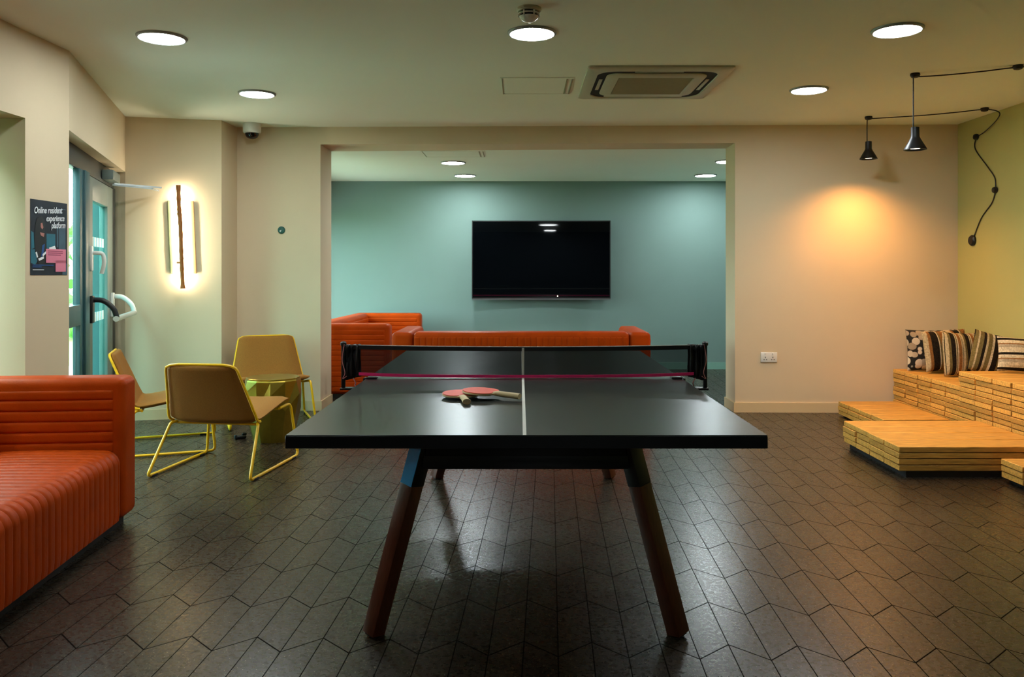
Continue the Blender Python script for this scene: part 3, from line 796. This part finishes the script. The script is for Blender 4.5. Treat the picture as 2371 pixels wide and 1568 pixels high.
# ---------------------------------------------------------------- timber seating
def build_timber():
    bt, bw = .0385, .2225
    rnd = random.Random(11)
    def block(name, label, cat, x0, x1, y0, ncol, nrow, plinth, tops=True, group='stacked timber blocks'):
        r = thing(name, label, cat, ((x0+x1)/2, y0+ncol*bw/2, 0), 0, group)
        cx, cy = (x0+x1)/2, y0+ncol*bw/2
        if plinth:
            b = BM(); box(b, (.02, 0, plinth/2), (x1-x0-.06, ncol*bw-.03, plinth)); obj('plinth', b, 'plinth', r)
        b = BM(); box(b, (.02, 0, plinth+nrow*bt/2-.004), (x1-x0-.075, ncol*bw-.03, nrow*bt-.03)); obj('gap_shade', b, 'dark', r, False)  # dark box inside the stack, paints shade into the gaps between boards
        for c in range(ncol):
            b = BM()
            for k in range(nrow):
                j = rnd.uniform(0, .012); jy = rnd.uniform(-.002, .002)
                yy = -ncol*bw/2+(c+.5)*bw; zz = plinth+(k+.5)*bt
                top = tops and k == nrow-1
                tgt = BM() if top else b
                box(tgt, (j/2, yy+jy, zz), (x1-x0-j, bw-.011, bt-.0042), None, .003, 1)
                if top: obj('top_board', tgt, 'pine', r)
            obj('board_stack', b, 'pine', r)
        return r
    block('timber_bench', 'low end of the stacked timber bench, against the wall under the cushions', 'bench', 3.345, 3.935, 6.205, 5, 10, .018)
    block('timber_bench', 'taller section of the stacked timber bench, holding the cream banded cushion', 'bench', 3.33, 3.935, 6.205-10*bw, 10, 13, .02)
    block('timber_step', 'thin timber step of stacked boards touching the back wall skirting', 'step', 2.81, 3.335, 6.33, 4, 3, .012)
    block('timber_step', 'largest timber step of stacked boards on a black plinth, below the pendant', 'step', 2.34, 3.32, 5.03, 4, 4, .04)
    block('timber_step', 'timber step of stacked boards cut by the photo edge, in front of the largest step', 'step', 2.915, 3.32, 4.95-4*bw, 4, 3, .028)

def cushion(name, label, m, size, thick, loc, rot):
    b = BM(); n = 22; w, h = size[0]/2, size[1]/2
    def f(sg):
        def g(u, v):
            a, c = 2*u-1, 2*v-1
            t = (max(0, 1-abs(a)**2.6)*max(0, 1-abs(c)**2.6))**.55
            pin = 1-.055*(1-abs(c)**2)*abs(a)**3; pin2 = 1-.055*(1-abs(a)**2)*abs(c)**3
            wr = .004*sin(a*7+c*3)*t
            return (w*a*pin, sg*(thick/2*t+.0015)+wr, h*c*pin2)
        return g
    fr = grid(b, f(-1), n, n); bk = grid(b, f(1), n, n)
    for i in range(n):
        for q in ((0, i, 0, i+1), (n, i, n, i+1), (i, 0, i+1, 0), (i, n, i+1, n)):
            b.faces.new((fr[q[0]][q[1]], fr[q[2]][q[3]], bk[q[2]][q[3]], bk[q[0]][q[1]]))
    # mesh axes: x width, y thickness, z height -> stripes use x; banded cushions use their own mapping
    o = obj(name, b, m, None, True, 60); o.location = loc; o.rotation_euler = rot
    tag(o, label, 'cushion', 'patterned cushions on the timber bench')
    return o

def build_cushions():
    zA, zB = .403, .5205
    R = radians
    cushion('scatter_cushion', 'pebble print cushion standing at the back, nearest the wall corner', 'peb', (.46, .36), .15, (3.62, 7.17, zA+.182), (R(-6), 0, R(4)))
    cushion('scatter_cushion', 'black and orange vertically striped cushion in front of the pebble one', 'st1', (.40, .35), .14, (3.66, 7.01, zA+.194), (R(-8), R(-3), R(6)))
    cushion('scatter_cushion', 'foremost black and brown vertically striped cushion, at the bench edge', 'st2', (.37, .365), .15, (3.70, 6.79, zA+.184), (R(-8), R(1), R(3)))
    cushion('scatter_cushion', 'olive striped cushion leaning askew next to the banded one', 'st3', (.33, .33), .12, (3.77, 6.50, zA+.212), (R(-8), R(14), R(-12)))
    o = cushion('scatter_cushion', 'cream and black horizontally banded cushion on the taller bench section', 'st4', (.40, .26), .13, (3.775, 6.06, zB+.132), (R(-14), R(2), R(-22)))

# ---------------------------------------------------------------- fittings
def build_fittings():
    # curved television
    r = thing('wall_mounted_television', 'big black curved television on the grey green wall', 'television', (.2725, TVY, 1.42))
    w, h = .89, .509
    def yc(x): return -.115-.05*(x/w)**2
    b = BM(); grid(b, lambda u, v: (-w+.012+(2*w-.024)*u, yc(-w+2*w*u)-.0035, -h+.03+(2*h-.044)*v), 30, 4); obj('screen', b, 'screen', r)
    b = BM(); ra = []
    for i in range(31):
        x = -w+2*w*i/30; y = yc(x); ra.append([b.verts.new((x, yy, zz)) for yy, zz in ((y-.002, -h), (y+.035, -h), (y+.035, h), (y-.002, h))])
    for a, c in zip(ra, ra[1:]):
        for k in range(4): b.faces.new((a[k], a[(k+1) % 4], c[(k+1) % 4], c[k]))
    b.faces.new(ra[0]); b.faces.new(list(reversed(ra[-1]))); obj('housing', b, 'blackpl', r)
    b = BM(); ra = []
    for i in range(31):
        x = -w+2*w*i/30; y = yc(x); ra.append([b.verts.new((x, yy, zz)) for yy, zz in ((y-.008, -h-.002), (y, -h-.002), (y, -h+.014), (y-.008, -h+.014))])
    for a, c in zip(ra, ra[1:]):
        for k in range(4): b.faces.new((a[k], a[(k+1) % 4], c[(k+1) % 4], c[k]))
    b.faces.new(ra[0]); b.faces.new(list(reversed(ra[-1]))); obj('lower_bezel', b, 'grey', r)
    b = BM(); box(b, (0, -.04, 0), (.5, .078, .4)); obj('wall_bracket', b, 'blackpl', r)
    b = BM(); box(b, (.212, yc(.2)-.008, -h+.045), (.012, .004, .018)); obj('standby_light', b, 'stand', r, False)
    # ceiling cassette
    r = thing('ceiling_air_conditioner', 'square ceiling air conditioner cassette with black slot round a grille', 'air conditioner', (.915, 5.71, ZC))
    def rrect(hx, hy, rad, z, n=8):
        out = []
        for cx, cy, a0 in ((hx-rad, hy-rad, 0), (-hx+rad, hy-rad, pi/2), (-hx+rad, -hy+rad, pi), (hx-rad, -hy+rad, 3*pi/2)):
            for k in range(n+1):
                a = a0+pi/2*k/n; out.append((cx+rad*cos(a), cy+rad*sin(a), z))
        return out
    def loft(b, rings, cap=True):
        V = [[b.verts.new(p) for p in q] for q in rings]; n = len(V[0])
        for a, c in zip(V, V[1:]):
            for i in range(n): b.faces.new((a[i], a[(i+1) % n], c[(i+1) % n], c[i]))
        if cap: b.faces.new(V[-1])
    b = BM(); loft(b, [rrect(.475, .475, .02, 0), rrect(.475, .475, .02, -.012), rrect(.460, .460, .03, -.020), rrect(.402, .402, .12, -.022), rrect(.398, .398, .12, -.016)], False); obj('fascia', b, 'whitegrey', r)
    b = BM(); loft(b, [rrect(.400, .400, .12, -.0135), rrect(.31, .31, .06, -.0135)], True); obj('slot_shade', b, 'dark', r)  # nearly flush ring painted dark for the shade inside the slot
    b = BM(); loft(b, [rrect(.335, .335, .085, -.0135), rrect(.335, .335, .085, -.020), rrect(.325, .325, .08, -.026), rrect(.255, .255, .01, -.028), rrect(.25, .25, .01, -.022)], False); obj('centre_panel', b, 'whitegrey', r)
    b = BM()
    for k in range(16): box(b, (0, -.235+.0313*k, -.024), (.50, .020, .003), Euler((radians(-12), 0, 0)))
    gr = obj('intake_grille', b, 'slat', r, False)
    b = BM(); box(b, (0, 0, -.017), (.50, .50, .004)); obj('grille_backing', b, 'dark', gr, False)
    for a in range(4):
        b = BM(); box(b, (0, -.364, -.0155), (.32, .024 if a in (1, 3) else .012, .004) if a != 2 else (.58, .058, .005), None, .001); o = obj('louvre', b, 'whitegrey', r); o.rotation_euler.z = a*pi/2
    # access hatches
    def hatch(name, label, x0, x1, y0, y1, z):
        r = thing(name, label, 'hatch', ((x0+x1)/2, (y0+y1)/2, z)); hx, hy = (x1-x0)/2, (y1-y0)/2
        b = BM()
        for s in (-1, 1): box(b, (s*(hx-.008), 0, -.002), (.016, 2*hy, .004)); box(b, (0, s*(hy-.008), -.002), (2*hx-.032, .016, .004))
        obj('hatch_frame', b, 'ceil', r, False)
        b = BM(); box(b, (0, 0, -.0012), (2*hx-.040, 2*hy-.040, .0024)); obj('hatch_panel', b, 'ceil', r, False)
        b = BM(); box(b, (hx-.05, 0, -.004), (.010, 2*hy-.06, .005)); box(b, (hx-.012, 0, -.004), (.008, 2*hy-.06, .005)); box(b, (-hx+.012, 0, -.003), (.006, 2*hy-.02, .004)); obj('hinge_strip', b, 'slat', r, False)
    hatch('access_panel', 'flat square access hatch in the ceiling next to the air conditioner', -.135, .375, 5.56, 6.08, ZC)
    hatch('access_panel', 'flat access hatch in the alcove ceiling beside its first downlight', -.97, -.35, 7.95, 8.37, ZA)
    # smoke detector
    r = thing('smoke_detector', 'round slotted smoke detector on the ceiling in front of the middle downlight', 'smoke detector', (.045, 4.10, ZC))
    b = BM(); lathe(b, [(.062, 0), (.062, -.012), (.056, -.018)], 32); obj('base', b, 'whitegrey', r)
    b = BM(); lathe(b, [(.044, -.018), (.044, -.044)], 28); obj('chamber', b, 'dark', r)
    b = BM(); lathe(b, [(.048, -.024), (.053, -.026), (.053, -.031), (.048, -.032)], 32); lathe(b, [(.046, -.041), (.050, -.042), (.036, -.058), (.016, -.070), (.001, -.072)], 32)
    for k in range(6):
        a = k*pi/3; box(b, (.049*cos(a), .049*sin(a), -.030), (.008, .006, .03), Euler((0, 0, a)))
    obj('slotted_cap', b, 'white', r)
    # dome camera
    r = thing('dome_camera', 'white security dome camera on the ceiling in the wall corner', 'camera', (-2.40, 7.30, ZC))
    b = BM(); lathe(b, [(.078, 0), (.080, -.012), (.078, -.075), (.070, -.085), (.058, -.088)], 32); obj('housing', b, 'white', r)
    b = BM(); lathe(b, [(.060, -.084), (.057, -.105), (.046, -.124), (.026, -.136), (.001, -.140)], 28); obj('dome', b, 'screen', r)
    # double socket
    xs = 2.252; ys = 7.385-.0224*(xs-1.949)
    r = thing('wall_socket', 'white double power socket on the back wall right of the opening', 'socket', (xs, ys, .50), atan2(-.0224, 1))
    b = BM(); box(b, (0, -.006, 0), (.148, .012, .092), None, .004); obj('face_plate', b, 'white', r)
    for s in (-1, 1):
        b = BM()
        for dx, dz, ww, hh in ((0, .004, .006, .012), (-.011, -.016, .010, .006), (.011, -.016, .010, .006)): box(b, (s*.034+dx, -.0122, dz-.006), (ww, .001, hh))
        obj('socket_holes', b, 'dark', r, False)
        b = BM(); box(b, (s*.034+.0, -.0135, .030), (.011, .005, .018), None, .001); obj('rocker_switch', b, 'white', r)
    # round call point
    xs = -2.188; ys = 7.4717+.0236*(-1.829-xs)
    r = thing('wall_sensor', 'small round green door sensor on the beige wall', 'sensor', (xs, ys, 1.655))
    b = BM(); lathe(b, [(.034, 0), (.034, .008), (.028, .014), (.006, .015)], 28); bmesh.ops.rotate(b, cent=(0, 0, 0), matrix=Matrix.Rotation(radians(90), 3, 'X'), verts=b.verts); obj('body', b, 'green', r)
    b = BM(); lathe(b, [(.010, .014), (.009, .018), (.001, .019)], 16, (-.006, -.008, 0)); bmesh.ops.rotate(b, cent=(0, 0, 0), matrix=Matrix.Rotation(radians(90), 3, 'X'), verts=b.verts); obj('button', b, 'chrome', r)

def build_poster():
    ang = atan2(.409, .015)
    cy = 4.694; cx = -2.72+.015*(cy-4.48)/.409
    W, Hh = .345, .425
    r = thing('poster', 'dark blue poster with white handwritten headline on the column by the door', 'poster', (cx+.0006, cy, 1.468))
    r.rotation_euler = (radians(90), 0, ang)
    def P(a, c): return ((a-.5)*W, (.5-c)*Hh)
    def shape(name, pts, m, z):
        b = BM(); prism(b, [P(*p) for p in pts], z, z+.0006); return obj(name, b, m, r, False)
    b = BM(); prism(b, [P(0, 0), P(1, 0), P(1, 1), P(0, 1)], 0, .0014); obj('sheet', b, 'postr', r, False)
    def rect(x0, y0, x1, y1): return [(x0, y0), (x1, y0), (x1, y1), (x0, y1)]
    z = .0014
    shape('printed_background', rect(.42, .44, .66, .66), 'postt', z)
    shape('printed_background', rect(.70, .30, .74, .62), 'postg', z)
    shape('printed_background', rect(.76, .34, .95, .66), 'postg', z)
    shape('printed_background', [(.02, .42), (.08, .44), (.10, .64), (.02, .66)], 'postt', z)
    shape('printed_background', [(.01, .66), (.14, .66), (.22, .78), (.12, .86), (.01, .84)], 'postt', z)
    shape('printed_background', rect(.86, .84, 1.0, 1.0), 'postg', z)
    shape('printed_figure', [(.16, .25), (.28, .21), (.36, .26), (.38, .36), (.36, .44), (.42, .52), (.40, .62), (.46, .66), (.36, .84), (.20, .86), (.12, .70), (.10, .50), (.12, .34)], 'postk', z+.0006)
    shape('printed_face', [(.26, .31), (.30, .30), (.33, .36), (.30, .39), (.26, .36)], 'posts', z+.0012)
    shape('printed_face', [(.24, .43), (.36, .44), (.34, .49), (.26, .47)], 'posts', z+.0012)
    shape('printed_clothing', [(.30, .60), (.37, .58), (.34, .70), (.27, .76)], 'postb', z+.0012)
    for p in ([(.30, .72), (.40, .68), (.40, .71), (.32, .75)], [(.19, .78), (.34, .75), (.34, .78), (.22, .81)], [(.12, .70), (.16, .69), (.19, .76), (.16, .77)], [(.48, .63), (.64, .60), (.68, .65), (.50, .66)]): shape('printed_paper', p, 'postw', z+.0012)
    shape('printed_panel', rect(.40, .645, .95, .835), 'postp', z+.0018)
    shape('printed_panel', rect(.66, .80, .95, .955), 'postp', z+.0018)
    for k in range(3):
        shape('printed_text_line', rect(.45, .668+k*.026, .86-.05*(k == 2), .680+k*.026), 'postd', z+.0024)
    for k in range(2):
        shape('printed_text_line', rect(.04, .862+k*.024, .60-.32*k, .873+k*.024), 'postb', z+.0024)
    shape('printed_text_line', rect(.05, .925, .34, .935), 'postw', z+.0024)
    shape('printed_text_line', rect(.72, .085, .94, .096), 'postg', z+.0024)
    for s, x, y, w in (('Online resident', .08, .185, .76), ('experience', .40, .275, .50), ('platform', .54, .365, .40)):
        cu = bpy.data.curves.new('headline', 'FONT'); cu.body = s; cu.size = .04; cu.shear = .25; cu.extrude = .0003; cu.offset = .0006
        t = bpy.data.objects.new('tmp', cu); C.objects.link(t); bpy.context.view_layer.update()
        me = bpy.data.meshes.new_from_object(t.evaluated_get(bpy.context.evaluated_depsgraph_get())); bpy.data.objects.remove(t)
        xs = [v.co.x for v in me.vertices]; k = w*W/(max(xs)-min(xs)); px, py = P(x, y)
        me.transform(Matrix.Translation((px, py, z+.0028)) @ Matrix.Diagonal((k, k*1.25, 1, 1)) @ Matrix.Rotation(radians(3), 4, 'Z'))
        me.materials.clear(); me.materials.append(MT['postw'])
        o = bpy.data.objects.new('headline', me); C.objects.link(o); o.parent = r

# ---------------------------------------------------------------- world, camera
def build_world():
    w = bpy.data.worlds.new('daylight'); bpy.context.scene.world = w; w.use_nodes = True
    nt = w.node_tree; bg = nt.nodes['Background']
    bg.inputs[0].default_value = (.72, .99, 1.0, 1); bg.inputs[1].default_value = 16

def build_camera():
    cd = bpy.data.cameras.new('camera'); cam = bpy.data.objects.new('camera', cd); C.objects.link(cam)
    cam.location = (0, 0, H); cam.rotation_euler = (radians(90), 0, 0)
    cd.sensor_width = 36; cd.lens = 36*F/2371
    cd.shift_x = -(VX-1185.5)/2371; cd.shift_y = -(784-VY)/2371
    cd.clip_start = .05; cd.clip_end = 200
    sc = bpy.context.scene; sc.camera = cam
    vs = sc.view_settings; vs.view_transform = 'Standard'; vs.look = 'None'; vs.gamma = 1; vs.exposure = .08; vs.use_curve_mapping = False
    sc.cycles.max_bounces = 7; sc.cycles.diffuse_bounces = 4; sc.cycles.glossy_bounces = 3; sc.cycles.transparent_max_bounces = 8; sc.cycles.use_adaptive_sampling = True; sc.cycles.adaptive_threshold = .10; sc.cycles.adaptive_min_samples = 16; sc.cycles.sample_clamp_indirect = 6
    sc.cycles.use_denoising = True

build_materials()
build_setting(); build_door(); build_downlights(); build_pendants(); build_sconce()
build_sofas(); build_chairs(); build_table(); build_bats(); build_timber(); build_cushions(); build_fittings(); build_poster()
build_world(); build_camera()
